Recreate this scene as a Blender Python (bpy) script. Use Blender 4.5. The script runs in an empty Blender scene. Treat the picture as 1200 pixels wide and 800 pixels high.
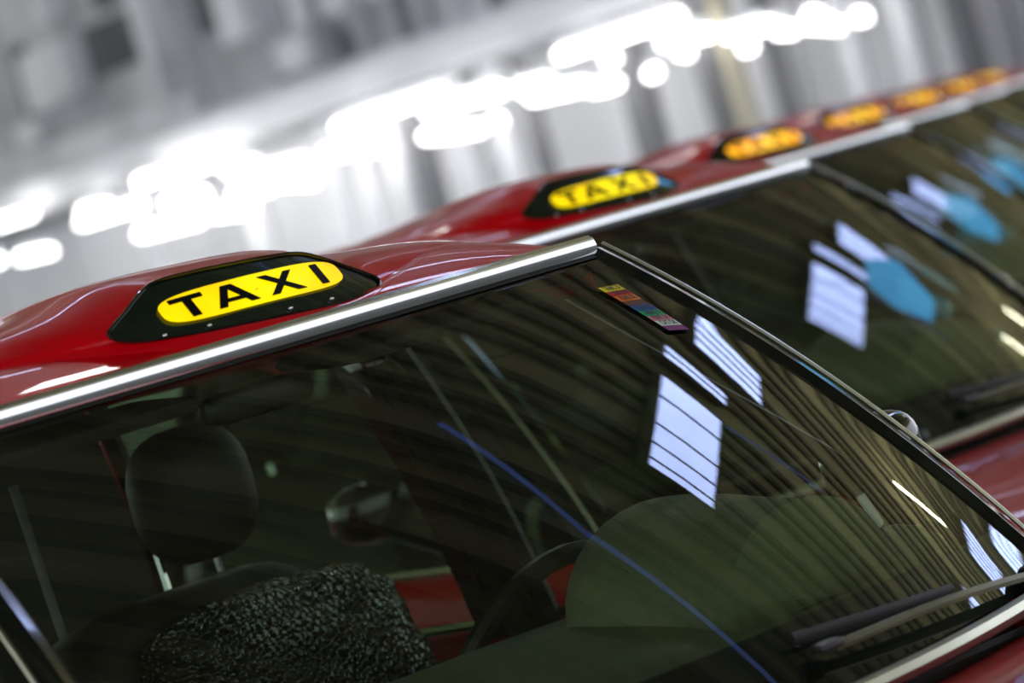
import bpy, math, random
from mathutils import Vector, Matrix, noise

# ---------------------------------------------------------------- camera, world, exposure
SC = bpy.context.scene
COL = SC.collection
YAW, PITCH, ROLL = math.radians(43.95), math.radians(1.793), math.radians(15.5)
FPX = 4800.0
CAM = Vector((-3.158, -3.618, 1.530))
fwd = Vector((math.sin(YAW)*math.cos(PITCH), math.cos(YAW)*math.cos(PITCH), -math.sin(PITCH)))
rgt = Vector((math.cos(YAW), -math.sin(YAW), 0.0))
upv = rgt.cross(fwd)
im_r = rgt*math.cos(ROLL) - upv*math.sin(ROLL)
im_u = rgt*math.sin(ROLL) + upv*math.cos(ROLL)
cd = bpy.data.cameras.new('camera')
cam = bpy.data.objects.new('camera', cd)
COL.objects.link(cam)
M3 = Matrix((im_r, im_u, -fwd)).transposed()
cam.matrix_world = Matrix.Translation(CAM) @ M3.to_4x4()
cd.sensor_width = 36.0
cd.lens = FPX/1200.0*36.0
cd.clip_end = 400
cd.clip_start = 0.05
cd.dof.use_dof = True
cd.dof.focus_distance = 5.12
cd.dof.aperture_fstop = 4.6
SC.camera = cam

W = bpy.data.worlds.new('hall_daylight')
SC.world = W
W.use_nodes = True
W.node_tree.nodes['Background'].inputs[0].default_value = (0.86, 0.90, 1.0, 1)
W.node_tree.nodes['Background'].inputs[1].default_value = 1.85
SC.view_settings.view_transform = 'Standard'
SC.view_settings.look = 'None'
SC.view_settings.gamma = 1
SC.view_settings.exposure = 0.0
SC.view_settings.use_curve_mapping = False
# added area lights without fittings, brightening the underside of the hall roof
for i, (lx, ly) in enumerate([(54, 9), (24, 42), (82, 14)]):
    ld = bpy.data.lights.new('roof_fill_light', 'AREA'); ld.shape = 'RECTANGLE'; ld.size = 26; ld.size_y = 26; ld.energy = 5000; ld.color = (1.0, 0.97, 0.80)
    lo = bpy.data.objects.new('roof_fill_light', ld); COL.objects.link(lo); lo.location = (lx, ly, 9.0); lo.rotation_euler = (math.pi, 0, 0)
SC.cycles.use_denoising = True
SC.cycles.max_bounces = 10
SC.cycles.transparent_max_bounces = 24
SC.cycles.sample_clamp_indirect = 6.0

# ---------------------------------------------------------------- materials
def new_mat(name):
    m = bpy.data.materials.new(name)
    m.use_nodes = True
    return m, m.node_tree, m.node_tree.nodes, m.node_tree.links

def pbr(name, col, rough=0.5, metal=0.0, coat=0.0, spec=0.5, emit=None, estr=0.0, nscale=0.0, namt=0.0, bump=0.0, coat_rough=0.03):
    m, nt, N, L = new_mat(name)
    b = N['Principled BSDF']
    b.inputs['Base Color'].default_value = (*col, 1)
    b.inputs['Roughness'].default_value = rough
    b.inputs['Metallic'].default_value = metal
    b.inputs['Coat Weight'].default_value = coat
    b.inputs['Coat Roughness'].default_value = coat_rough
    b.inputs['Specular IOR Level'].default_value = spec
    if emit:
        b.inputs['Emission Color'].default_value = (*emit, 1)
        b.inputs['Emission Strength'].default_value = estr
    if nscale:
        tc = N.new('ShaderNodeTexCoord')
        nz = N.new('ShaderNodeTexNoise')
        nz.inputs['Scale'].default_value = nscale
        nz.inputs['Detail'].default_value = 5
        L.new(tc.outputs['Object'], nz.inputs['Vector'])
        if namt:
            r = N.new('ShaderNodeMapRange')
            r.inputs['From Min'].default_value = 0.3
            r.inputs['From Max'].default_value = 0.7
            r.inputs['To Min'].default_value = 1-namt
            r.inputs['To Max'].default_value = 1+namt
            mx = N.new('ShaderNodeVectorMath')
            mx.operation = 'SCALE'
            mx.inputs[0].default_value = col
            L.new(nz.outputs['Fac'], r.inputs['Value'])
            L.new(r.outputs['Result'], mx.inputs['Scale'])
            L.new(mx.outputs['Vector'], b.inputs['Base Color'])
        if bump:
            bp = N.new('ShaderNodeBump')
            bp.inputs['Strength'].default_value = bump
            bp.inputs['Distance'].default_value = 0.01
            L.new(nz.outputs['Fac'], bp.inputs['Height'])
            L.new(bp.outputs['Normal'], b.inputs['Normal'])
    return m

def glassy(name, tint, r0, gloss=0.0):
    """single-sheet window glass: Schlick mix of clear transmission and mirror reflection"""
    m, nt, N, L = new_mat(name)
    N.remove(N['Principled BSDF'])
    lw = N.new('ShaderNodeLayerWeight')
    lw.inputs['Blend'].default_value = 0.5
    pw = N.new('ShaderNodeMath'); pw.operation = 'POWER'; pw.inputs[1].default_value = 5.0
    ma = N.new('ShaderNodeMath'); ma.operation = 'MULTIPLY_ADD'
    ma.inputs[1].default_value = 1-r0; ma.inputs[2].default_value = r0
    tr = N.new('ShaderNodeBsdfTransparent'); tr.inputs[0].default_value = (*tint, 1)
    gl = N.new('ShaderNodeBsdfGlossy'); gl.inputs['Roughness'].default_value = gloss
    mx = N.new('ShaderNodeMixShader')
    L.new(lw.outputs['Facing'], pw.inputs[0]); L.new(pw.outputs[0], ma.inputs[0])
    L.new(ma.outputs[0], mx.inputs[0]); L.new(tr.outputs[0], mx.inputs[1]); L.new(gl.outputs[0], mx.inputs[2])
    L.new(mx.outputs[0], N['Material Output'].inputs[0])
    return m

M = {}
M['paint'] = pbr('red_car_paint', (0.58, 0.0005, 0.006), 0.35, coat=0.38, spec=0.05, nscale=3, namt=0.05)
M['chrome'] = pbr('chrome', (0.88, 0.90, 0.92), 0.12, metal=1.0, nscale=8, namt=0.04)
M['dull_chrome'] = pbr('weathered_bright_trim', (0.62, 0.62, 0.52), 0.28, metal=1.0, nscale=12, namt=0.12)
M['wiper_metal'] = pbr('olive_grey_wiper_metal', (0.20, 0.20, 0.13), 0.4, metal=0.6, nscale=14, namt=0.15)
M['rubber'] = pbr('black_rubber', (0.008, 0.008, 0.008), 0.45, spec=0.3, nscale=20, namt=0.2)
M['gloss_black'] = pbr('gloss_black', (0.004, 0.006, 0.005), 0.08, coat=0.6, spec=0.4, nscale=5, namt=0.1)
M['lens_black'] = pbr('dark_tinted_sign_lens', (0.004, 0.012, 0.007), 0.12, coat=0.7, spec=0.5, nscale=9, namt=0.3)
M['windscreen'] = glassy('windscreen_glass', (0.50, 0.57, 0.45), 0.085)
M['side_glass'] = glassy('side_window_glass', (0.62, 0.72, 0.62), 0.07)
M['dash'] = pbr('olive_grey_dashboard', (0.19, 0.22, 0.13), 0.6, nscale=60, namt=0.1, bump=0.2)
M['dark_plastic'] = pbr('dark_plastic', (0.012, 0.012, 0.011), 0.4, nscale=30, namt=0.15)
M['seat'] = pbr('dark_seat_vinyl', (0.013, 0.011, 0.007), 0.5, nscale=14, namt=0.2)
M['trim'] = pbr('cabin_lining', (0.035, 0.036, 0.028), 0.8, nscale=10, namt=0.1)
M['belt'] = pbr('pale_belt_webbing', (0.30, 0.31, 0.32), 0.5, nscale=40, namt=0.1)
M['orange'] = pbr('orange_plastic', (0.55, 0.16, 0.02), 0.5, nscale=12, namt=0.1)
M['tyre'] = pbr('tyre_rubber', (0.012, 0.012, 0.012), 0.75, nscale=30, namt=0.2)
M['alloy'] = pbr('grey_wheel_steel', (0.35, 0.35, 0.36), 0.35, metal=0.8, nscale=10, namt=0.1)
M['lampglass'] = pbr('clear_headlamp', (0.55, 0.58, 0.6), 0.06, coat=1.0, metal=0.5, nscale=25, namt=0.2)
M['amber'] = pbr('amber_lamp', (0.7, 0.22, 0.01), 0.15, coat=0.8, nscale=25, namt=0.1)
M['tail'] = pbr('red_tail_lamp', (0.4, 0.01, 0.01), 0.15, coat=0.8, nscale=25, namt=0.1)
M['letter'] = pbr('black_sign_lettering', (0.002, 0.002, 0.002), 0.35, spec=0.2, nscale=20, namt=0.1)

def film_mat():
    m = pbr('crinkled_clear_film', (0.020, 0.022, 0.014), 0.10, spec=1.0)
    N, L = m.node_tree.nodes, m.node_tree.links
    tc = N.new('ShaderNodeTexCoord')
    v = N.new('ShaderNodeTexVoronoi'); v.inputs['Scale'].default_value = 95
    bp = N.new('ShaderNodeBump'); bp.inputs['Strength'].default_value = 0.9; bp.inputs['Distance'].default_value = 0.02
    L.new(tc.outputs['Object'], v.inputs['Vector']); L.new(v.outputs['Distance'], bp.inputs['Height'])
    L.new(bp.outputs['Normal'], N['Principled BSDF'].inputs['Normal'])
    return m
M['film'] = film_mat()

def plate_mat(name, c1, c2, s):
    """back-lit sign plate, two close hues varying softly over the plate"""
    m = pbr(name, (0.5, 0.35, 0.0), 0.3, coat=0.25)
    N, L = m.node_tree.nodes, m.node_tree.links
    tc = N.new('ShaderNodeTexCoord')
    nz = N.new('ShaderNodeTexNoise'); nz.inputs['Scale'].default_value = 9; nz.inputs['Detail'].default_value = 1
    cr = N.new('ShaderNodeValToRGB')
    cr.color_ramp.elements[0].position = 0.38; cr.color_ramp.elements[0].color = (*c1, 1)
    cr.color_ramp.elements[1].position = 0.60; cr.color_ramp.elements[1].color = (*c2, 1)
    L.new(tc.outputs['Object'], nz.inputs['Vector']); L.new(nz.outputs['Fac'], cr.inputs[0])
    b = N['Principled BSDF']
    L.new(cr.outputs[0], b.inputs['Emission Color']); b.inputs['Emission Strength'].default_value = s
    return m
M['plate'] = plate_mat('lit_yellow_sign', (1.0, 0.50, 0.0), (1.0, 0.85, 0.0), 0.98)
M['plate_o'] = plate_mat('lit_orange_sign', (1.0, 0.20, 0.0), (1.0, 0.50, 0.0), 1.5)

def emitter(name, col, s):
    m, nt, N, L = new_mat(name)
    N.remove(N['Principled BSDF'])
    e = N.new('ShaderNodeEmission')
    tc = N.new('ShaderNodeTexCoord'); nz = N.new('ShaderNodeTexNoise'); nz.inputs['Scale'].default_value = 0.7
    r = N.new('ShaderNodeMapRange'); r.inputs['To Min'].default_value = s*0.85; r.inputs['To Max'].default_value = s*1.15
    L.new(tc.outputs['Object'], nz.inputs['Vector']); L.new(nz.outputs['Fac'], r.inputs['Value'])
    L.new(r.outputs[0], e.inputs[1]); e.inputs[0].default_value = (*col, 1)
    L.new(e.outputs[0], N['Material Output'].inputs[0])
    return m
M['tube'] = emitter('fluorescent_tube', (1.0, 1.0, 1.0), 9.0)
M['warm_tube'] = emitter('warm_lamp_tube', (1.0, 0.98, 0.72), 30.0)
M['skylight'] = emitter('daylit_skylight_sheet', (0.45, 0.56, 1.0), 10.5)
M['sky_white'] = emitter('clear_sky_skylight_sheet', (1.0, 0.98, 0.95), 30.0)
M['sky_bright'] = emitter('bright_daylit_slot_sheet', (0.58, 0.68, 1.0), 20.0)
M['cyan_glow'] = emitter('cyan_glow_emitter', (0.08, 0.33, 0.62), 5.0)  # glow of the added reflection panels, no skylight
M['sky_dim'] = emitter('daylit_dim_skylight_sheet', (0.16, 0.26, 0.75), 1.1)
M['ceil'] = pbr('olive_roof_sheeting', (0.42, 0.40, 0.22), 0.8, nscale=0.12, namt=0.45)
M['purlin'] = pbr('dark_roof_purlin', (0.15, 0.14, 0.085), 0.8, nscale=0.4, namt=0.3)
M['floor'] = pbr('concrete_floor', (0.16, 0.16, 0.155), 0.7, nscale=1.5, namt=0.2, bump=0.1)
M['wall_w'] = pbr('pale_grey_wall_panel', (0.88, 0.88, 0.89), 0.8, nscale=0.35, namt=0.05)
M['wall_g'] = pbr('mottled_grey_upper_wall', (0.45, 0.445, 0.46), 0.85, nscale=0.45, namt=0.4)
M['wall_l'] = pbr('light_grey_upper_wall', (0.64, 0.64, 0.65), 0.85, nscale=0.6, namt=0.25)
M['wall_d'] = pbr('dark_grey_recess', (0.10, 0.10, 0.11), 0.8, nscale=0.7, namt=0.4)
M['white'] = pbr('white_column_paint', (0.95, 0.95, 0.97), 0.6, nscale=1.0, namt=0.04)
M['col_d'] = pbr('grey_column_paint', (0.24, 0.24, 0.25), 0.6, nscale=1.0, namt=0.2)
M['cream'] = pbr('cream_column_paint', (0.72, 0.67, 0.50), 0.6, nscale=1.0, namt=0.1)
STK = {'yellow': (0.85, 0.72, 0.02), 'red': (0.62, 0.03, 0.01), 'orange': (0.85, 0.20, 0.01), 'brown': (0.12, 0.05, 0.03),
       'blue': (0.03, 0.10, 0.35), 'green': (0.02, 0.40, 0.13), 'pink': (0.70, 0.25, 0.26), 'white': (0.70, 0.78, 0.68), 'purple': (0.22, 0.05, 0.18)}
for k, c in STK.items():
    M['stk_'+k] = pbr(k+'_sticker_paper', c, 0.6, spec=0.2, emit=c, estr=0.0, nscale=80, namt=0.08)

# ---------------------------------------------------------------- mesh helpers
class MB:
    def __init__(s): s.v = []; s.f = []
    def add(s, vs, fs):
        o = len(s.v); s.v += [tuple(v) for v in vs]; s.f += [tuple(i+o for i in f) for f in fs]; return s
    def grid(s, rows, close_u=False, close_v=False, flip=False):
        n, m = len(rows), len(rows[0]); vs = [p for r in rows for p in r]; fs = []
        for i in range(n if close_v else n-1):
            for j in range(m if close_u else m-1):
                a, b, c, d = i*m+j, i*m+(j+1) % m, ((i+1) % n)*m+(j+1) % m, ((i+1) % n)*m+j
                fs.append((a, d, c, b) if flip else (a, b, c, d))
        return s.add(vs, fs)
    def box(s, x0, x1, y0, y1, z0, z1):
        vs = [(x, y, z) for z in (z0, z1) for y in (y0, y1) for x in (x0, x1)]
        return s.add(vs, [(0, 2, 3, 1), (4, 5, 7, 6), (0, 1, 5, 4), (2, 6, 7, 3), (0, 4, 6, 2), (1, 3, 7, 5)])
    def tube(s, pts, ra, rb=None, n=8, upd=(0, 0, 1), cap=True):
        """sweep an ellipse ra (sideways) x rb (along upd) along pts"""
        rb = ra if rb is None else rb; up0 = Vector(upd); rows = []; pts = [Vector(p) for p in pts]
        for i, p in enumerate(pts):
            t = (pts[min(i+1, len(pts)-1)]-pts[max(i-1, 0)]).normalized()
            a = t.cross(up0)
            a = a.normalized() if a.length > 1e-4 else Vector((1, 0, 0))
            b = a.cross(t).normalized()
            rows.append([p+a*(ra*math.cos(2*math.pi*k/n))+b*(rb*math.sin(2*math.pi*k/n)) for k in range(n)])
        o = len(s.v); s.grid(rows, close_u=True)
        if cap:
            s.f.append(tuple(o+k for k in range(n))[::-1]); s.f.append(tuple(o+(len(rows)-1)*n+k for k in range(n)))
        return s
    def sbox(s, c, h, e=0.4, n=16, m=10, rot=0.0, fn=None):
        """rounded box (superellipsoid), half sizes h"""
        def sp(v, p): return math.copysign(abs(v)**p, v)
        rows = []; R = Matrix.Rotation(rot, 3, 'X')
        for i in range(m+1):
            ph = -math.pi/2+math.pi*i/m
            r = []
            for j in range(n):
                th = 2*math.pi*j/n
                p = Vector((h[0]*sp(math.cos(ph), e)*sp(math.cos(th), e), h[1]*sp(math.cos(ph), e)*sp(math.sin(th), e), h[2]*sp(math.sin(ph), e)))
                if fn: p = fn(p)
                r.append(Vector(c)+R @ p)
            rows.append(r)
        return s.grid(rows, close_u=True)
    def build(s, name, m, parent=None, smooth=True, label=None, thick=None):
        me = bpy.data.meshes.new(name); me.from_pydata(s.v, [], s.f); me.validate(); me.update()
        if smooth: me.polygons.foreach_set('use_smooth', [True]*len(me.polygons))
        me.materials.append(M[m] if isinstance(m, str) else m)
        o = bpy.data.objects.new(name, me); COL.objects.link(o)
        if smooth: me.set_sharp_from_angle(angle=math.radians(38))
        if parent: o.parent = parent
        if label: o['label'] = label
        if thick:
            md = o.modifiers.new('thickness', 'SOLIDIFY'); md.thickness = thick; md.offset = -1
        return o

def tag(o, label, cat, group=None):
    o['label'] = label; o['category'] = cat
    if group: o['group'] = group
    return o
def empty(name, loc=(0, 0, 0)):
    o = bpy.data.objects.new(name, None); COL.objects.link(o); o.location = loc; o.empty_display_size = 0.2; return o
def struct(o, label=None):
    o['kind'] = 'structure'
    if label: o['label'] = label
    return o
def lerp(a, b, t): return a+(b-a)*t
def clamp(x, a=0., b=1.): return max(a, min(b, x))
def smooth(x): x = clamp(x); return x*x*(3-2*x)
def interp(tab, x):
    if x <= tab[0][0]: return tab[0][1]
    for (a, va), (b, vb) in zip(tab, tab[1:]):
        if x <= b: return lerp(va, vb, (x-a)/(b-a))
    return tab[-1][1]

# ---------------------------------------------------------------- the hall: floor, roof, skylights
c45 = math.sqrt(0.5)
def ab(a, b, z): return Vector(((a+b)*c45, (b-a)*c45, z))      # a: along the purlins, b: across them
def abbox(mb, a0, a1, b0, b1, z0, z1):
    vs = [ab(a, b, z) for z in (z0, z1) for b in (b0, b1) for a in (a0, a1)]
    return mb.add(vs, [(0, 1, 3, 2), (4, 6, 7, 5), (0, 4, 5, 1), (2, 3, 7, 6), (0, 2, 6, 4), (1, 5, 7, 3)])
HC = 23.0
struct(MB().box(-45, 105, -60, 90, -0.2, 0).build('floor', 'floor', smooth=False))
ceiling = struct(MB().box(-45, 105, -60, 90, HC+0.1, HC+0.4).build('ceiling', 'ceil', smooth=False))
rows = []
random.seed(4)
A0, A1 = -28, 56
b = -18.0; k = 0
beam_me = None
while b < 88:
    if beam_me is None:
        o = abbox(MB(), A0, A1, -0.20, 0.20, HC-0.14, HC+0.1).build('beam', 'purlin', ceiling, smooth=False); beam_me = o.data
    else:
        o = bpy.data.objects.new('beam', beam_me); COL.objects.link(o); o.parent = ceiling
    o.location = ab(0, b, 0)
    b += (1.15, 1.5, 1.15, 2.2)[k % 4]; k += 1

def skylight(n, a0, a1, b0, b1, mat, bars, frame=0.10, z=HC-0.42):
    fr = MB()
    abbox(fr, a0-frame, a1+frame, b0-frame, b0, z-.06, z+.5); abbox(fr, a0-frame, a1+frame, b1, b1+frame, z-.06, z+.5)
    abbox(fr, a0-frame, a0, b0, b1, z-.06, z+.5); abbox(fr, a1, a1+frame, b0, b1, z-.06, z+.5)
    w = struct(fr.build('window_%d' % n, 'purlin', smooth=False))
    cuts = [0]+list(bars)+[1]
    for i in range(len(cuts)-1):
        p0, p1 = lerp(b0, b1, cuts[i]), lerp(b0, b1, cuts[i+1])
        abbox(MB(), a0, a1, p0+(.05 if i else 0), p1-(.05 if i < len(cuts)-2 else 0), z, z+.03).build('pane', mat, w, smooth=False)
        if i < len(cuts)-2:
            abbox(MB(), a0, a1, p1-.03, p1+.03, z-.1, z+.05).build('glazing_bar', 'purlin', w, smooth=False)
    return w
SKY = [(17.4, 20.0, 20.1, 27.5, 'skylight', (.08, .24, .45, .76)),
       (17.4, 20.2, 29.2, 30.2, 'skylight', (.5,)),
       (18.7, 22.0, 32.4, 35.4, 'skylight', (.25, .5, .75)),
       (36.0, 38.4, 36.5, 39.3, 'skylight', (.5,)),
       (38.2, 41.5, 47.5, 52.5, 'skylight', (.2, .4, .6, .8)),
       (42.5, 46.5, 58.0, 66.0, 'skylight', (.25, .5, .75))]
for i, sdef in enumerate(SKY): skylight(i+1, *sdef)

# narrow slots of daylight between roof sheets
def slot(n, p, q, w):
    p, q = Vector((*p, 0)), Vector((*q, 0)); d = (q-p).normalized(); s_ = Vector((-d.y, d.x, 0))*w/2
    mb = MB(); vs = [p-s_, p+s_, q+s_, q-s_]; zz = HC-0.5
    mb.add([(v.x, v.y, zz) for v in vs]+[(v.x, v.y, zz+.05) for v in vs], [(0, 1, 2, 3), (4, 7, 6, 5), (0, 4, 5, 1), (1, 5, 6, 2), (2, 6, 7, 3), (3, 7, 4, 0)])
    struct(mb.build('window_%d' % n, 'sky_dim', smooth=False))
slot(8, (19.9, 3.6), (20.9, -1.6), .22)
slot(9, (20.9, -1.6), (25.6, -9.0), .30)
slot(10, (33.6, 5.0), (39.0, 3.2), .12)

skylight(11, -14, 12, 49.5, 50.1, 'sky_bright', (.5,))
skylight(14, 1.2, 3.3, 26.4, 28.9, 'sky_white', (.5,))
skylight(15, -16, -1.5, 32.2, 33.2, 'sky_bright', (.5,))
skylight(16, 4.6, 9.2, 29.4, 30.6, 'sky_bright', (.5,))
skylight(17, -6, 7, 38.4, 39.3, 'sky_bright', (.5,))
skylight(12, -10, 8, 57.0, 57.5, 'sky_bright', (.5,))
skylight(13, -6, 12, 44.0, 44.3, 'sky_bright', (.5,))
# added glowing panels, not hall fittings, for cyan patches in the farther windscreens
CYQ = [(7.75, 2.55), (8.40, 2.72), (8.55, 2.23), (8.05, 1.80), (7.54, 1.85), (7.38, 2.12)]
cx_, cy_ = 7.95, 2.20
for k, lab in ((1, 'added cyan glow panel mirrored in the second windscreen'), (2, 'added cyan glow panel mirrored in the third windscreen'), (3, 'added cyan glow panel mirrored in the fourth windscreen')):
    pts = [(x-7.95, y-2.20) for x, y in CYQ]
    e = empty('cyan_glow_panel', (cx_+2.414*(k-1), cy_+1.744*(k-1), 4.3))
    mb = MB(); n = len(pts); mb.add([(x, y, 0) for x, y in pts]+[(x, y, .06) for x, y in pts], [tuple(range(n)), tuple(range(2*n-1, n-1, -1))]+[(i, (i+1) % n, n+(i+1) % n, n+i) for i in range(n)])
    mb.build('panel_face', 'cyan_glow', e, smooth=False)
    MB().tube([(0, 0, .06), (0, 0, HC-4.3)], .01, n=6).build('hanger', 'purlin', e, smooth=False)
    tag(e, lab, 'panel')

# high-bay lamps that give the warm streaks at the foot of the windscreens
def batten(name, p, q, r, mat, label, cat, group=None, w=0.12):
    p, q = Vector(p), Vector(q); e = empty(name, p); d = q-p
    MB().tube([(0, 0, 0), tuple(d)], r, n=8).build('tube', mat, e)
    MB().tube([Vector((0, 0, r+.05)), d+Vector((0, 0, r+.05))], w, 0.05, n=4).build('housing', 'white', e, smooth=False)
    tag(e, label, cat, group); return e
batten('ceiling_lamp', (51.0, 7.5, 22.2), (56.6, 7.3, 22.2), .16, 'warm_tube', 'long warm tube mirrored low in the nearest windscreen, above its right corner', 'lamp')
batten('ceiling_lamp', (58.5, 12.8, 22.2), (64.5, 13.6, 22.2), .16, 'warm_tube', 'farther warm tube mirrored beside the nearest windscreen pillar', 'lamp')

# ---------------------------------------------------------------- the long building behind
hN = Vector((-0.222, -0.975, 0)); hN.normalize(); nN = Vector((hN.y, -hN.x, 0)); W0 = Vector((30.156, 30.939, 0))
def fb(mb, s0, s1, z0, z1, o0, o1):
    vs = [W0+hN*s_+nN*o+Vector((0, 0, z)) for z in (z0, z1) for o in (o0, o1) for s_ in (s0, s1)]
    return mb.add(vs, [(0, 2, 3, 1), (4, 5, 7, 6), (0, 1, 5, 4), (2, 6, 7, 3), (0, 4, 6, 2), (1, 3, 7, 5)])
wall = struct(fb(MB(), -40, 13.5, 0, 3.5, -0.6, -0.3).build('wall_back', 'wall_w', smooth=False))
upper = struct(fb(MB(), -40, 13.5, 3.5, 9, -0.6, -0.3).build('wall_back_upper', 'wall_g', smooth=False))
# wall panels between the columns, each a little proud of the last
s_ = -20.0; k = 0
while s_ < 12:
    w = (1.6, 1.1, 2.0, 1.3)[k % 4]
    fb(MB(), s_, s_+w-.06, 0.1, 2.75, -.3, -.24+.03*(k % 2)).build('panel', 'wall_w', wall, smooth=False)
    s_ += w; k += 1
# canopy beam, fascia and cornice
struct(fb(MB(), -40, 13.5, 3.22, 3.60, -.3, .72).build('trim_1', 'wall_w', smooth=False), 'pale beam over the row of tubes')
struct(fb(MB(), -40, 13.5, 3.14, 3.22, -.3, 0.62).build('trim_2', 'col_d', smooth=False), 'dark rail under the pale beam')
struct(fb(MB(), -40, 13.5, 3.60, 3.72, -.3, 0.6).build('trim_3', 'wall_l', smooth=False))
# upper storey: recesses, mullions, bright ends
def up(name, s0, s1, z0, z1, m, o=.12):
    fb(MB(), s0, s1, z0, z1, -.3, -.3+o).build(name, m, upper, smooth=False)
for s0, s1, z0, z1 in [(-9.2, -7.5, 4.75, 5.45), (-8.6, -7.4, 5.6, 7.0), (-5.9, -4.9, 4.75, 6.8), (-3.6, -3.0, 4.5, 4.85), (-11.6, -11.1, 4.6, 5.6), (-2.5, -2.2, 3.8, 4.2), (-0.95, -0.6, 3.7, 4.6), (1.1, 1.4, 3.7, 4.1)]:
    up('window_recess', s0, s1, z0, z1, 'wall_d', .05)
for s0, s1, z0, z1 in [(-7.2, -6.8, 4.2, 6.2), (-10.0, -9.5, 5.7, 6.1), (-10.9, -9.4, 4.6, 5.4), (-3.7, -2.9, 3.9, 4.3), (-4.9, -4.2, 4.5, 6.4), (-11.6, -10.9, 4.2, 4.5)]:
    up('pilaster', s0, s1, z0, z1, 'wall_l', .3)
for s0, s1, z0, z1 in [(-14, -6.5, 3.72, 4.15), (-3.4, 1.8, 4.4, 5.2), (1.9, 4.2, 3.72, 6)]:
    up('wall_band', s0, s1, z0, z1, 'wall_l', .1)
for s0 in (-6.3, -4.05, -2.75, -1.7, -.3, .5, 2.4):
    up('mullion', s0, s0+.12, 3.72, 5.4, 'wall_g', .25)
# darker stretch of wall at the far right
for k, (s0, s1) in enumerate([(9.35, 9.8), (9.86, 10.3), (10.36, 10.9), (10.96, 11.5), (11.56, 12.3)]):
    fb(MB(), s0, s1, 0, 3.1, -.24, -.10+.04*(k % 2)).build('panel', 'wall_g', wall, smooth=False)

def column(s0, w, m, label, z1=3.14, off=.55):
    c = W0+hN*s0+nN*off
    e = empty('column', c); mb = MB(); mb.tube([(0, 0, 0.12), (0, 0, z1-.12)], w/2, w/2, n=12, upd=(1, 0, 0)).build('shaft', m, e)
    for z0, z2 in ((0, .12), (z1-.12, z1)):
        MB().tube([(0, 0, z0), (0, 0, z2)], w*.62, w*.62, n=4, upd=(1, 0, 0)).build('base' if z0 == 0 else 'capital', m, e, smooth=False)
    tag(e, label, 'column')
for s0, w, lab in [(.12, .36, 'dark grey column below the lamps, leftmost dark one'), (2.64, .26, 'slim dark grey column above the gap between first and second signs'),
                   (4.80, .40, 'widest dark column, right behind the second taxi sign'), (6.19, .30, 'dark column behind the third taxi roof, left of its sign'),
                   (7.35, .26, 'dark column rising directly above the third lit sign'), (10.4, .30, 'dark pole at the upper right before the grey panels')]:
    column(s0, w, 'col_d', lab)
for s0, w, lab in [(-7.19, .34, 'white column farthest left under the lamps'), (-4.24, .30, 'white column over the nearest taxi sign, left part'),
                   (-1.95, .22, 'white column left of a close pair over the nearest roof'), (-1.27, .22, 'white column right of a close pair over the nearest roof'), (-.47, .30, 'white column touching the leftmost dark column'),
                   (1.0, .30, 'white column just right of the leftmost dark column'), (2.0, .28, 'white column before the slim dark column'), (8.67, .26, 'white column above the fourth lit sign'), (9.64, .34, 'broad white column at the right end of the lamps')]:
    column(s0, w, 'white', lab)
column(6.62, .22, 'cream', 'cream column directly left of the third lit sign')

# fluorescent fittings under the canopy (s0, s1, z, offset)
LAMPS = [(-10.69, -9.54, 3.21, 3.20), (-11.02, -10.84, 2.73, 2.73), (-10.04, -9.02, 2.66, 2.62), (-8.35, -6.49, 2.88, 2.87), (-8.12, -7.34, 3.01, 2.97), (-6.19, -3.65, 3.13, 3.06), (-6.23, -4.52, 2.47, 2.42), (-5.78, -4.68, 2.77, 2.74), (-4.38, -3.36, 2.45, 2.38), (-3.85, -3.05, 2.92, 2.89), (-3.54, -1.79, 2.77, 2.73), (-3.58, -2.68, 2.59, 2.55), (-2.23, -1.51, 2.55, 2.46), (-1.24, 0.07, 2.73, 2.63), (-0.94, 1.59, 3.00, 3.01), (-0.77, 0.13, 2.81, 2.74), (1.20, 2.91, 2.85, 2.81), (1.14, 2.35, 2.56, 2.46), (2.70, 2.77, 2.48, 2.47), (3.17, 3.88, 2.77, 2.74), (3.46, 4.59, 2.62, 2.57), (4.18, 6.55, 2.97, 2.97), (4.72, 5.20, 2.50, 2.49), (5.07, 5.11, 2.77, 2.76), (5.84, 5.89, 2.46, 2.47), (6.12, 6.98, 2.76, 2.71), (6.38, 6.56, 2.62, 2.57), (7.32, 8.08, 2.61, 2.58), (7.55, 7.62, 2.43, 2.43), (8.12, 8.40, 2.51, 2.47), (8.62, 9.15, 2.48, 2.37), (8.72, 8.84, 2.53, 2.53), (9.44, 9.52, 2.40, 2.39)]
ORD = ['first', 'second', 'third', 'fourth', 'fifth', 'sixth', 'seventh', 'eighth', 'ninth', 'tenth', 'eleventh', 'twelfth', 'thirteenth', 'fourteenth', 'fifteenth', 'sixteenth', 'seventeenth', 'eighteenth', 'nineteenth', 'twentieth']
hi_l = sorted(l for l in LAMPS if l[2] > 2.75); lo_l = sorted(l for l in LAMPS if l[2] <= 2.75)
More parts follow.
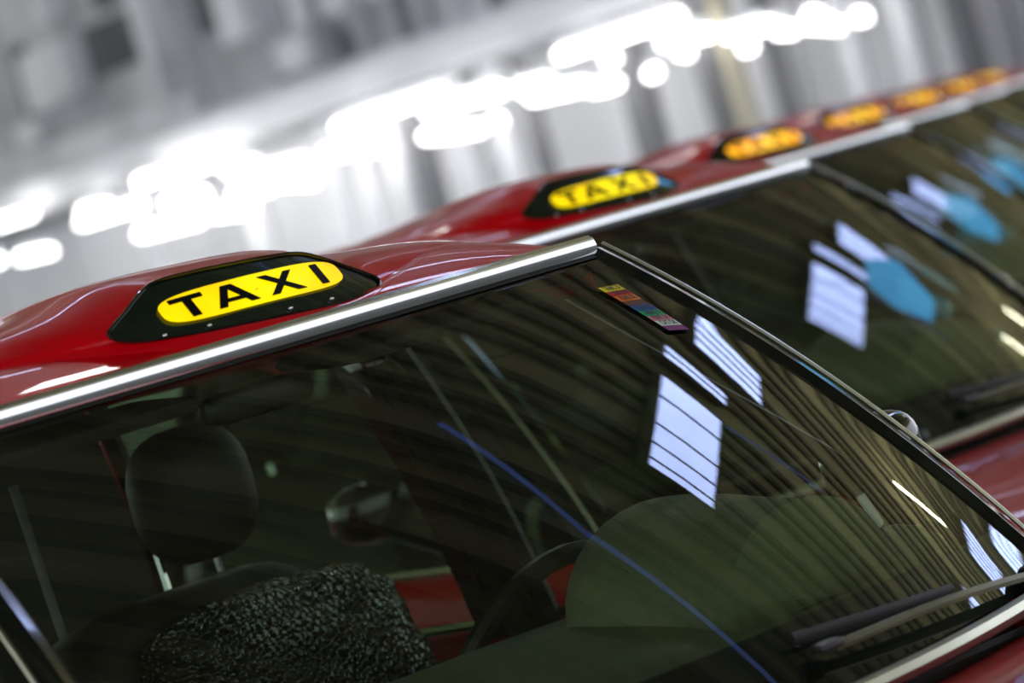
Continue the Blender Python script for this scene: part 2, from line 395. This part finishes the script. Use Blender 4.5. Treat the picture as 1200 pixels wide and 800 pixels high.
for rown, ls in (('upper', hi_l), ('lower', lo_l)):
    for k, (s0, s1, z0, z1) in enumerate(ls):
        off = (1.08, .82, .95)[k % 3] if rown == 'upper' else (1.18, 1.38, 1.58)[k % 3]
        sh = (off-1.0)*1.32
        s1 = max(s1, s0+.14)
        p = W0+hN*(s0+sh)+nN*off+Vector((0, 0, z0)); q = W0+hN*(s1+sh)+nN*off+Vector((0, 0, z1))
        lab = '%s from the left of the blurred white tubes in the %s row' % (ORD[k], rown)
        e = batten('fluorescent_lamp', p, q, .05, 'tube', lab, 'lamp', 'white tubes in the row behind the taxis', w=.05)
        m_ = (q-p)/2; MB().tube([m_+Vector((0, 0, .09)), m_+Vector((0, 0, 3.4-z0)), m_+Vector((0, 0, 3.4-z0))-nN*(off-.70)], .012, n=6).build('bracket', 'white', e)

# ---------------------------------------------------------------- taxi geometry (local: x to the picture's right, y backwards, z up)
def G(u, t, off=0.0):
    Hh = Vector((.565*u, .059*u*u, 1.45-.002*u*u)); B = Vector((.69*u, -.579+.151*u*u, .931))
    n = Vector((0, -.666, .746))
    p = Hh.lerp(B, t)+n*(.03*4*t*(1-t))
    if off: p = p+Vector((.25*u, -.64, .72)).normalized()*off
    return p
def zc(y): return 1.452+.095*(1-math.exp(-max(0, y)/.15)) if y < 1.1 else 1.452+.095*(1-math.exp(-1.1/.15))-.05*((y-1.1)/.5)**2
def zedge(y): return 1.448+.012*smooth(y/.5)-(.03*((y-1.1)/.5)**2 if y > 1.1 else 0)
def hw(y): return .565+.045*smooth((y-.03)/.5)
def roofz(x, y):
    u = clamp(abs(x)/hw(y)); return zedge(y)+(zc(y)-zedge(y))*(1-u**8)

def build_taxi():
    T = empty('taxi')
    P_ = lambda mb, n, m, par=T, **k: mb.build(n, m, par, **k)
    # windscreen
    P_(MB().grid([[G(u/16, t/14) for u in range(-16, 17)] for t in range(15)], flip=True), 'windscreen', 'windscreen')
    ws = [o for o in T.children if o.name.startswith('windscreen')][0]
    # ceramic band at foot + top
    P_(MB().grid([[G(u/16, 1-.13*v/3*(1-.15*(u/16)**2), -.0015) for u in range(-16, 17)] for v in range(4)]), 'tint_band', 'rubber', ws)
    P_(MB().grid([[G(u/16, .018*v, .0015) for u in range(-16, 17)] for v in range(2)], flip=True), 'top_seal', 'rubber', ws)
    # chrome header strip + cowl strip
    hp = [G(u/12, -.004, .004)+Vector((0, 0, .004)) for u in range(-12, 13)]
    P_(MB().tube(hp, .010, .0145, n=8), 'header_trim', 'chrome')
    P_(MB().tube([p+Vector((0, .002, -.013)) for p in hp], .005, .004, n=6), 'header_gasket', 'rubber')
    cp = [G(u/12, 1.03, .010) for u in range(-12, 13)]
    P_(MB().tube(cp, .011, .013, n=8), 'cowl_trim', 'dull_chrome')
    # A pillars: black ribbon and bright outer edge
    for s in (-1, 1):
        rows = []
        for t in range(0, 18):
            tt = t/16
            p = G(s, tt); o1 = Vector((s*.006, -.004, .006))
            rows.append([p+Vector((-s*.012, 0, .001)), p+o1, p+Vector((s*.030, .012, .004)), p+Vector((s*.044, .050, -.006)), p+Vector((s*.03, .075, -.02)), p+Vector((-s*.012, .045, -.035))])
        P_(MB().grid(rows, close_u=True), 'windscreen_pillar', 'gloss_black')
        P_(MB().tube([G(s, t/16)+Vector((s*.031, .008, .008)) for t in range(0, 17)], .0032, n=6), 'pillar_trim', 'dull_chrome')
    # roof
    rr = []
    NY = 34
    for j in range(NY+1):
        v = (j/NY)**1.4; r = []
        for i in range(-20, 21):
            u = i/20; uu = math.copysign(abs(u)**.85, u)
            y0 = .059*uu*uu-.004; y = lerp(y0, 1.56, v); x = uu*hw(y)
            r.append((x, y, roofz(x, y)))
        rr.append([(r[0][0]-.004, r[0][1], r[0][2]-.03)]+r+[(r[-1][0]+.004, r[-1][1], r[-1][2]-.03)])
    P_(MB().grid(rr, flip=True), 'roof', 'paint', thick=None)
    # headliner just under
    P_(MB().grid([[(x*.96, y, roofz(x, y)-.03) for x in [hw(y)*i/8 for i in range(-8, 9)]] for y in [.08+1.44*j/10 for j in range(11)]]), 'headliner', 'trim')
    for s in (-1, 1):   # gutters with bright strip
        P_(MB().tube([(s*(hw(y)+.004), y, zedge(y)-.004) for y in [.06+1.5*j/14 for j in range(15)]], .008, .009, n=6), 'roof_gutter', 'chrome')
        P_(MB().tube([(s*(hw(y)+.004), y, zedge(y)-.03) for y in [.06+1.5*j/14 for j in range(15)]], .016, .022, n=8), 'roof_rail', 'paint')
    # --- roof sign: housing, lens, plate, letters
    SZ, SY = 1.5155, .060
    def Ls(x, dz, off=0.0):
        return Vector((x, SY+.68*dz+.50*x*x-off*.8, SZ+dz+off*.55-.12*x*x))
    half = [(0, .040), (.06, .0402), (.118, .0385), (.148, .030), (.182, .014), (.212, .000), (.226, -.009), (.216, -.019), (.186, -.026), (.12, -.032), (.06, -.034), (0, -.0345)]
    def dense(pts, k=3):
        out = []
        for i in range(len(pts)-1):
            p0, p1, p2, p3 = pts[max(i-1, 0)], pts[i], pts[i+1], pts[min(i+2, len(pts)-1)]
            for q in range(k):
                t = q/k
                out.append(tuple(.5*((2*p1[c])+(-p0[c]+p2[c])*t+(2*p0[c]-5*p1[c]+4*p2[c]-p3[c])*t*t+(-p0[c]+3*p1[c]-3*p2[c]+p3[c])*t**3) for c in (0, 1)))
        out.append(pts[-1]); return out
    hd = dense(half)
    outline = hd+[(-x, z) for x, z in hd[-2:0:-1]]
    outline = [(x*(.925 if x < 0 else .90), z-.05*x) for x, z in outline]
    # roof landing line for each outline point
    def landing(x, dz):
        w = smooth((dz+.030)/.055)                      # 0 at the foot, 1 at the crest
        u = clamp(abs(x)/.214)
        side = smooth((u-.45)/.55)
        X = math.copysign(lerp(abs(x)*1.04, .56, side*(1-.30*w)) , x)
        X = math.copysign(lerp(abs(X), abs(x)*1.6, w*(1-side)), x)
        yl = lerp(.012+.25*x*x, .62, w*(1-.45*side))
        yl = lerp(yl, .25+.24*w, side*.9)
        return Vector((X, yl, roofz(X, yl)+.001))
    rings = []
    K = 12
    for k in range(K+1):
        t = k/K; r = []
        for x, dz in outline:
            p = Ls(x, dz); q = landing(x, dz); e = t
            pt = p.lerp(q, e); h0 = p.z-roofz(p.x, max(p.y, 0)); 
            pt.z = roofz(pt.x, max(pt.y, 0))+lerp(h0, 0.001, smooth(t)*.75+.25*t)
            if k == 0: pt = p
            if k == K: pt.z = roofz(pt.x, max(pt.y, 0))-.004
            r.append(pt)
        rings.append(r)
    hs = P_(MB().grid(rings, close_u=True), 'sign_housing', 'paint')
    # lens disc
    lens = MB(); lr = [[Ls(x*f, dz*f-.0*(1-f), .0042*(1-f*f)-.001) for x, dz in outline] for f in (1.0, .97, .85, .6, .3, .02)]
    lens.grid(lr, close_u=True)
    ln = P_(lens, 'sign_lens', 'lens_black')
    P_(MB().tube([Ls(x*1.0, dz*1.0, .001) for x, dz in outline]+[Ls(*outline[0], .001)], .0022, n=6), 'lens_seal', 'gloss_black')
    # plate
    def plate_pt(x, dz, off=.008): return Ls(x*.885+.004, dz*.90+.001-.018*x, off-.0016)
    pl = []
    n_ = 48
    for f in (1.0, .8, .5, .02):
        r = []
        for k in range(n_):
            th = 2*math.pi*k/n_
            cx, sx = math.cos(th), math.sin(th)
            r.append(plate_pt(.160*f*math.copysign(abs(cx)**.42, cx), .0205*f*math.copysign(abs(sx)**.62, sx), .0065))
        pl.append(r)
    plate = P_(MB().grid(pl, close_u=True), 'sign_plate', 'plate', label='lit yellow plate reading TAXI')
    def stroke(mb, x0, z0, x1, z1, w, n=8, wz=None):
        """bar from (x0,z0) to (x1,z1) of width w (x direction) laid on the plate"""
        a = Vector((x0, z0, 0)); b_ = Vector((x1, z1, 0))
        if wz is None: dx, dz_ = w/2, 0
        else: dx, dz_ = 0, wz/2
        rows = []
        for off in (.0068, .0082):
            rows.append([plate_pt(lerp(a.x, b_.x, i/n)+dx, lerp(a.y, b_.y, i/n)+dz_, off) for i in range(n+1)]+[plate_pt(lerp(b_.x, a.x, i/n)-dx, lerp(b_.y, a.y, i/n)-dz_, off) for i in range(n+1)])
        m_ = n+1
        o = len(mb.v); mb.v += [tuple(p) for r in rows for p in r]; q = 2*m_
        for i in range(n):
            mb.f.append((o+q+i, o+q+i+1, o+q+2*m_-2-i, o+q+2*m_-1-i))
        for i in range(q):
            j = (i+1) % q; mb.f.append((o+i, o+j, o+q+j, o+q+i))
    zt, zb = .0142, -.0142
    t_ = MB(); stroke(t_, -.140, zt-.0028, -.086, zt-.0028, 0, wz=.0058); stroke(t_, -.113, zt, -.113, zb, .014)
    a_ = MB(); stroke(a_, -.046, zt, -.070, zb, .014); stroke(a_, -.042, zt, -.014, zb, .015); stroke(a_, -.064, -.0062, -.020, -.0062, 0, wz=.0048)
    x_ = MB(); stroke(x_, .020, zt, .072, zb, .016); stroke(x_, .068, zt, .022, zb, .016)
    i_ = MB(); stroke(i_, .118, zt, .118, zb, .014)
    for mb in (t_, a_, x_, i_): P_(mb, 'letter', 'letter', plate, smooth=False)
    # four small screws along the foot of the lens
    for x in (-.150, -.09, .03, .10):
        P_(MB().sbox(Ls(x, -.0300-.05*x+.004*abs(x)/.15, .003), (.003, .002, .002), .9, 8, 6), 'lens_screw', 'chrome', ln)

    # --- lower body
    YC = lambda x: -.579+.151*(x/.69)**2
    def bonnet_pt(u, v):
        c = G(u, 1.045, .004)+Vector((0, -.012, -.012))
        X = u*lerp(.70, .70, v); f = Vector((X, -1.56+.10*u*u, .80-.04*u*u))
        p = c.lerp(f, v); p.z = lerp(c.z, f.z, v)+.045*math.sin(math.pi*min(1, v*.95))*(1-.5*u*u); p.x = lerp(c.x, X, smooth(v*3))
        if v > .93: p.z -= (v-.93)*.5
        return p
    P_(MB().grid([[bonnet_pt(u/14, v/20) for u in range(-14, 15)] for v in range(21)], flip=True), 'bonnet', 'paint', thick=.004)
    tabx = [(-1.56, .70), (-.45, .735), (-.30, .80), (.0, .815), (1.6, .815), (2.1, .74), (3.0, .70)]
    tabz = [(-1.56, .765), (-1.1, .885), (-.5, .918), (-.30, .94), (0, .955), (1.7, .965), (2.2, .96), (3.0, .90)]
    tabw = [(-1.60, .76), (-1.3, .83), (-.5, .848), (1.9, .848), (2.8, .81), (3.02, .78)]
    def arch(y):
        z = .24
        for yc in (-.78, 1.90):
            d = abs(y-yc)
            if d < .36: z = max(z, .31+math.sqrt(.36**2-d*d))
        return z
    def sec(y, s):
        xi, zi, w, zb_ = interp(tabx, y), interp(tabz, y), interp(tabw, y), arch(y)
        prof = [(xi, zi), (lerp(xi, w, .35), zi-.006), (lerp(xi, w, .75), zi-.03), (w-.004, zi-.09), (w, zi-.20)]
        out = [(s*x, y, z) for x, z in prof]
        zt_ = zi-.20
        for k in range(1, 6):
            z = lerp(zt_, zb_, k/5); out.append((s*(w-.03*(1-clamp((z-.24)/.5))**2), y, min(z, zt_-.0005*k)))
        out.append((s*(w-.05), y, zb_+.01))
        return out
    def yrange(a, b, step=.045):
        n = max(2, int((b-a)/step)); return [lerp(a, b, i/n) for i in range(n+1)]
    for s in (-1, 1):
        for nm, a, b_ in (('front_fender', -1.56, -.42), ('front_door', -.413, .62), ('rear_door', .627, 1.52), ('rear_fender', 1.527, 3.0)):
            d = P_(MB().grid([sec(y, s) for y in yrange(a, b_)], flip=(s < 0)), nm, 'paint', thick=.006)
            if 'door' in nm:
                yh = b_-.12
                P_(MB().tube([(s*.853, yh-.10, .80), (s*.872, yh-.08, .80), (s*.872, yh+.02, .80), (s*.853, yh+.04, .80)], .009, .012, n=6), 'door_handle', 'chrome', d)
        # belt line strip
        P_(MB().tube([(s*(interp(tabx, y)+.004), y, interp(tabz, y)+.006) for y in yrange(-.3, 1.7, .1)], .006, .008, n=6), 'belt_trim', 'chrome')
    # tunnel/floor pan, sills
    P_(MB().box(-.80, .80, -1.45, 2.95, .22, .28), 'floor_pan', 'dark_plastic', smooth=False)
    P_(MB().box(-.69, .69, -.46, -.42, .28, .88), 'bulkhead', 'dark_plastic', smooth=False)
    P_(MB().box(-.70, .70, 1.78, 1.82, .28, .93), 'rear_bulkhead', 'dark_plastic', smooth=False)
    # boot
    P_(MB().grid([[(u/8*.72, y, interp(tabz, y)+.02*(1-(u/8)**2)) for u in range(-8, 9)] for y in yrange(2.04, 3.0, .12)]), 'boot_lid', 'paint', thick=None)
    P_(MB().grid([[(u/8*.76, 3.0+.05*math.sin(math.pi*v/6), lerp(.90, .30, v/6)) for u in range(-8, 9)] for v in range(7)], flip=True), 'rear_panel', 'paint')
    P_(MB().sbox((0, 3.08, .42), (.80, .07, .09), .3, 28, 10), 'rear_bumper', 'dark_plastic')
    for s in (-1, 1): P_(MB().sbox((s*.62, 3.04, .74), (.13, .03, .07), .3, 16, 8), 'tail_lamp', 'tail')
    # nose
    P_(MB().grid([[(u/10*.75, -1.56-.05*math.sin(math.pi*v/6)+.09*(u/10)**2, lerp(.775, .35, v/6)) for u in range(-10, 11)] for v in range(7)]), 'front_panel', 'paint')
    gr = P_(MB().sbox((0, -1.60, .66), (.36, .03, .075), .25, 20, 8), 'grille', 'dark_plastic')
    for k in range(5): P_(MB().box(-.33, .33, -1.645, -1.625, .605+.026*k, .613+.026*k), 'grille_bar', 'chrome', gr, smooth=False)
    for s in (-1, 1):
        P_(MB().sbox((s*.52, -1.575, .66), (.14, .04, .075), .3, 18, 8), 'headlamp', 'lampglass')
        P_(MB().sbox((s*.70, -1.53, .66), (.045, .05, .07), .4, 14, 8), 'indicator', 'amber')
    P_(MB().sbox((0, -1.64, .44), (.80, .08, .085), .3, 30, 10), 'front_bumper', 'dark_plastic')
    # wheels
    for y in (-.78, 1.90):
        for s in (-1, 1):
            prof = [(.19, 0), (.29, .0), (.312, .02), (.316, .06), (.316, .12), (.312, .16), (.29, .18), (.19, .18)]
            wv = MB().grid([[(s*(.83-px), y+pr*math.cos(2*math.pi*k/28), .316+pr*math.sin(2*math.pi*k/28)) for pr, px in prof] for k in range(28)], close_v=True, flip=(s > 0))
            wo = P_(wv, 'wheel', 'tyre')
            pr2 = [(.0, .03), (.05, .02), (.08, .05), (.14, .05), (.18, .02), (.195, .01)]
            P_(MB().grid([[(s*(.83-px), y+pr*math.cos(2*math.pi*k/28), .316+pr*math.sin(2*math.pi*k/28)) for pr, px in pr2] for k in range(28)], close_v=True, flip=(s > 0)), 'hub_cap', 'alloy', wo)
    # greenhouse sides
    def side_pt(s, y, t):          # t 0 belt -> 1 gutter
        xb, zb2 = interp(tabx, y)-.012, interp(tabz, y)+.004
        yt = clamp(y, .10, 1.50); xt, zt2 = hw(yt)+.0, zedge(yt)-.045
        if y < .10: pass
        return Vector((s*lerp(xb, xt, t), lerp(y, yt, t), lerp(zb2, zt2, t)+0))
    for s in (-1, 1):
        def pane(y0, y1, nm, yt0=None, yt1=None):
            yt0 = y0 if yt0 is None else yt0; yt1 = y1 if yt1 is None else yt1; rows = []
            for j in range(7):
                t = j/6; r = []
                for i in range(9):
                    y = lerp(lerp(y0, y1, i/8), lerp(yt0, yt1, i/8), t)
                    yb = lerp(y0, y1, i/8); xb, zb2 = interp(tabx, yb)-.012, interp(tabz, yb)
                    xt, zt2 = hw(y)-.002, zedge(clamp(y, 0, 1.5))-.05
                    r.append(Vector((s*(lerp(xb, xt, t)+.02*math.sin(math.pi*t)), y, lerp(zb2, zt2, t))))
                rows.append(r)
            return P_(MB().grid(rows, flip=(s < 0)), nm, 'side_glass'), rows
        g1, r1 = pane(-.26, .56, 'front_side_window', .16, .52)
        g2, r2 = pane(.68, 1.40, 'rear_side_window', .64, 1.18)
        # black frames
        for g_, rws in ((g1, r1), (g2, r2)):
            P_(MB().tube([r[0] for r in rws], .012, .016, n=6, upd=(1, 0, 0)), 'window_frame', 'rubber', g_)
            P_(MB().tube([r[-1] for r in rws], .012, .016, n=6, upd=(1, 0, 0)), 'window_frame', 'rubber', g_)
        P_(MB().grid([[Vector((s*(lerp(.80, .612, t/5)+.02*math.sin(math.pi*t/5)), y, lerp(.955, 1.425, t/5))) for y in (lerp(.56, .52, t/5), lerp(.68, .64, t/5))] for t in range(6)], flip=(s < 0)), 'centre_pillar', 'gloss_black', thick=.03)
        P_(MB().grid([[Vector((s*(lerp(.80, .60, t/6)+.02*math.sin(math.pi*t/6)), lerp(lerp(1.40, 1.20, t/6), lerp(2.06, 1.56, t/6), k/4), lerp(.955, 1.43, t/6))) for k in range(5)] for t in range(7)], flip=(s < 0)), 'rear_pillar', 'paint', thick=.02)
    P_(MB().grid([[Vector((u/8*lerp(.60, .72, v/6), lerp(1.55, 2.05, v/6)+.03*math.sin(math.pi*v/6), lerp(1.43, .97, v/6))) for u in range(-8, 9)] for v in range(7)], flip=True), 'rear_windscreen', 'side_glass')
    # door mirrors
    for s in (-1, 1):
        mo = P_(MB().sbox((s*.875, -.040, 1.090), (.074, .045, .055), .7, 24, 14), 'door_mirror', 'gloss_black')
        P_(MB().sbox((s*.875, .003, 1.090), (.062, .006, .040), .5, 20, 8), 'mirror_glass', 'chrome', mo)
        P_(MB().tube([(s*.79, -.12, 1.00), (s*.84, -.05, 1.05)], .025, n=8), 'mirror_stalk', 'gloss_black', mo)
    # wipers
    def wiper(u0, u1, t0, t1, up0):
        pts = [G(lerp(u0, u1, k/10), lerp(t0, t1, k/10)-.004*math.sin(math.pi*k/10), .018+.008*math.sin(math.pi*k/10)) for k in range(11)]
        w_ = P_(MB().tube(pts, .008, .006, n=6), 'wiper', 'wiper_metal')
        bp = [G(lerp(u0-.05, u0+.62*(u1-u0), k/8), lerp(t0-.045, lerp(t0, t1, .62)-.035, k/8), .010) for k in range(9)]
        P_(MB().tube(bp, .004, .008, n=6), 'wiper_blade', 'rubber', w_)
        P_(MB().sbox(pts[0]+Vector((-.01, 0, .004)), (.022, .012, .006), .5, 12, 6), 'wiper_clip', 'dark_plastic', w_)
        P_(MB().sbox(pts[-1], (.018, .018, .014), .7, 12, 8), 'wiper_pivot', 'dark_plastic', w_)
    wiper(.20, .86, .955, 1.0, 0)
    wiper(-.75, -.10, .95, 1.0, 0)
    # --- cabin
    # dashboard: front edge under the glass, ridge, then down
    rows = []
    for k in range(25):
        u = -1+2*k/24; x = .655*u
        b0 = G(u*.95, .985, -.02)
        hump = math.exp(-((x-.33)/.19)**6)
        yr = .06-.30*abs(u)**3.5; zr = 1.025
        r = [b0]
        for q in range(1, 7): t = q/6; r.append(Vector((x, lerp(b0.y, yr, t), lerp(b0.z, zr, smooth(t)**.8))))
        r += [Vector((x, yr+.03, zr-.015)), Vector((x, yr+.045, zr-.06)), Vector((x, yr+.02, zr-.18)), Vector((x, yr-.05, zr-.32))]
        rows.append(r)
    dash = P_(MB().grid(rows, flip=True), 'dashboard', 'dash')
    for xx in (-.05, .42):      # defroster outlets
        for q in range(5):
            P_(MB().box(xx-.12+.05*q, xx-.08+.05*q, -.40, -.385+.0, .972, .982), 'vent_slat', 'rubber', dash, smooth=False)
    # instrument hood (arched) in front of the steering wheel
    hr = []
    for j in range(7):
        y = lerp(-.27, -.02, j/6); s1 = lerp(.80, 1.0, smooth(j/6))
        hr.append([Vector((.45+.185*s1*math.cos(math.pi*(1-k/16)), y, .97+.165*s1*math.sin(math.pi*k/16)**.75)) for k in range(17)])
    hb = [[Vector((.45, -.29, .98))]*17]+hr
    P_(MB().grid(hb), 'instrument_hood', 'dash', thick=.01)
    P_(MB().grid([[Vector((.45+.175*f*math.cos(math.pi*(1-k/16)), -.04, .97+.15*f*math.sin(math.pi*k/16)**.75)) for k in range(17)] for f in (1, .02)]), 'instrument_panel', 'dark_plastic')
    # steering wheel
    cw = Vector((.40, .17, .93)); ax = Matrix.Rotation(math.radians(-62), 3, 'X')
    ring = [cw+ax @ Vector((.185*math.cos(2*math.pi*k/32), .185*math.sin(2*math.pi*k/32), 0)) for k in range(33)]
    sw = P_(MB().tube(ring, .014, n=8, upd=tuple(ax @ Vector((0, 0, 1)))), 'steering_wheel', 'dark_plastic')
    for a in (0, 2.2, 4.1): P_(MB().tube([cw, cw+ax @ Vector((.18*math.cos(a), .18*math.sin(a), 0))], .016, .01, n=6), 'spoke', 'dark_plastic', sw)
    P_(MB().sbox(cw, (.05, .03, .05), .8, 12, 8), 'horn_pad', 'dark_plastic', sw)
    # seats
    for sx in (-.37, .38):
        se = P_(MB().sbox((sx, .50, .52), (.25, .27, .09), .35, 24, 10), 'seat', 'seat')
        P_(MB().sbox((sx, .80, .84), (.245, .085, .31), .38, 24, 14, rot=math.radians(-12)), 'backrest', 'seat', se)
        hx = .43 if sx > 0 else sx
        P_(MB().sbox((hx, .80, 1.268), (.100, .05, .095), .75, 24, 14), 'headrest', 'seat', se)
        for q in (-.05, .05): P_(MB().tube([(hx+q, .84, 1.05), (hx+q, .85, 1.20)], .006, n=6), 'headrest_post', 'chrome', se)
        if sx > 0:
            random.seed(7)
            def crinkle(p):
                k = noise.noise(p*22)*.010+noise.noise(p*60)*.004
                return p*(1.0+k*4)
            P_(MB().sbox((sx+.07, .735, .845), (.24, .10, .275), .45, 60, 40, rot=math.radians(-12), fn=crinkle), 'plastic_cover', 'film', se, label='crinkled clear film over the seat back')
    P_(MB().sbox((0, 1.45, .50), (.62, .26, .11), .3, 30, 10), 'rear_seat', 'seat')
    P_(MB().sbox((0, 1.70, .80), (.62, .09, .26), .3, 30, 12, rot=math.radians(-15)), 'rear_backrest', 'seat')
    for sx in (-.34, .34): P_(MB().sbox((sx, 1.74, 1.10), (.12, .05, .07), .6, 18, 10), 'rear_headrest', 'seat')
    P_(MB().tube([(.249, .95, 1.345), (.262, .95, 1.12), (.27, .95, .7)], .007, n=6, upd=(0, 1, 0)), 'partition_post', 'belt')
    for s in (-1, 1):    # inner door and pillar linings
        P_(MB().grid([[(s*.775, y, z) for y in yrange(-.28, 1.9, .2)] for z in (.30, .6, .93)]), 'door_lining', 'trim', thick=.01)
        P_(MB().grid([[Vector((s*(lerp(.770, .570, t/6)+.02*math.sin(math.pi*t/6)), lerp(lerp(1.37, 1.17, t/6), lerp(2.04, 1.56, t/6), k/4), lerp(.955, 1.43, t/6))) for k in range(5)] for t in range(7)]), 'pillar_lining', 'trim')
    # interior mirror and sun visors
    im = P_(MB().sbox((.02, .13, 1.392), (.09, .012, .020), .5, 20, 8), 'interior_mirror', 'dark_plastic')
    for sx in (-.3, .3): P_(MB().sbox((sx, .13, 1.415), (.20, .07, .010), .3, 20, 6, rot=math.radians(6)), 'sun_visor', 'trim')
    return T

PX, PY = 2.414, 1.744
TX = build_taxi()
TX['category'] = 'taxi'; TX['group'] = 'row of red taxis'
def copy_tree(o, parent=None):
    c = o.copy(); COL.objects.link(c); c.parent = parent
    for ch in list(o.children): copy_tree(ch, c)
    return c
TAXL = ['nearest red taxi with the sharp yellow sign, in the foreground', 'second red taxi, slightly blurred, right behind the nearest',
        'third red taxi in the row, its sign a glowing orange oval', 'fourth red taxi in the row, behind the third sign',
        'fifth red taxi, small blurred orange sign near the upper right', 'sixth red taxi, only a pale blurred sign and roof', 'last red taxi at the far right end of the row']
taxis = [TX]
for k in range(1, 7): taxis.append(copy_tree(TX))
for k, t in enumerate(taxis):
    t.location = (PX*k, PY*k, 0)
    t['label'] = TAXL[k]
    if k >= 2:
        for ch in t.children:
            if ch.name.startswith('sign_plate'):
                ch.material_slots[0].link = 'OBJECT'; ch.material_slots[0].material = M['plate_o']; ch['label'] = 'lit orange plate reading TAXI'

# stickers on the nearest windscreen: (u,t) of the four corners of the column
ws0 = [o for o in TX.children if o.name.startswith('windscreen') and 'pillar' not in o.name][0]
STRIP = STRIP_UV = [((.822, .103), (.891, .109)), ((.810, .261), (.869, .274))]
def text_mesh(body):
    cu = bpy.data.curves.new('t', 'FONT'); cu.body = body; cu.size = 1; cu.offset = 0.025
    o = bpy.data.objects.new('t', cu); me = bpy.data.meshes.new_from_object(o)
    bpy.data.objects.remove(o); bpy.data.curves.remove(cu)
    return [v.co.copy() for v in me.vertices], [tuple(p.vertices) for p in me.polygons]
ROWS = [('yellow', 'TAI MAC OK', .115), ('red', 'TUEN MI', .10), ('orange', 'RUNG OK', .125), ('brown', '', .10), ('blue', 'UNI', .125), ('green', 'NIMEI K', .115), ('pink', 'PUNT OK', .105), ('white', 'CAT OK', .115), ('purple', '', .10)]
def SUV(a, b):          # a across 0..1, b down 0..1
    (l0, r0), (l1, r1) = STRIP_UV
    L_ = (lerp(l0[0], l1[0], b), lerp(l0[1], l1[1], b)); R_ = (lerp(r0[0], r1[0], b), lerp(r0[1], r1[1], b))
    return (lerp(L_[0], R_[0], a), lerp(L_[1], R_[1], a))
bb = 0.0
for cname, txt, hgt in ROWS:
    b0, b1 = bb, bb+hgt*.97; bb += hgt
    st = MB().grid([[G(*SUV(i/3, lerp(b0, b1, j/2)), .003) for i in range(4)] for j in range(3)], flip=True).build('sticker', 'stk_'+cname, ws0, smooth=False, label=cname+' strip of the sticker column'+(' reading '+txt if txt else ''))
    if txt:
        vs, fs = text_mesh(txt); w = max(v.x for v in vs)
        mb = MB(); mb.add([G(*SUV(.12+.76*v.x/w, lerp(b1, b0, .14+.72*v.y/.70)), .0042) for v in vs], fs)
        # joined to its strip: flat black print on the sticker
        st.data.materials.append(M['letter'])
        n0 = len(st.data.vertices)
        vv = [tuple(v.co) for v in st.data.vertices]+mb.v; ff = [tuple(p.vertices) for p in st.data.polygons]+[tuple(i+n0 for i in f) for f in mb.f]
        nf = len(st.data.polygons)
        me = bpy.data.meshes.new('sticker'); me.from_pydata(vv, [], ff); me.materials.append(M['stk_'+cname]); me.materials.append(M['letter'])
        for i, p in enumerate(me.polygons): p.material_index = 0 if i < nf else 1
        st.data = me
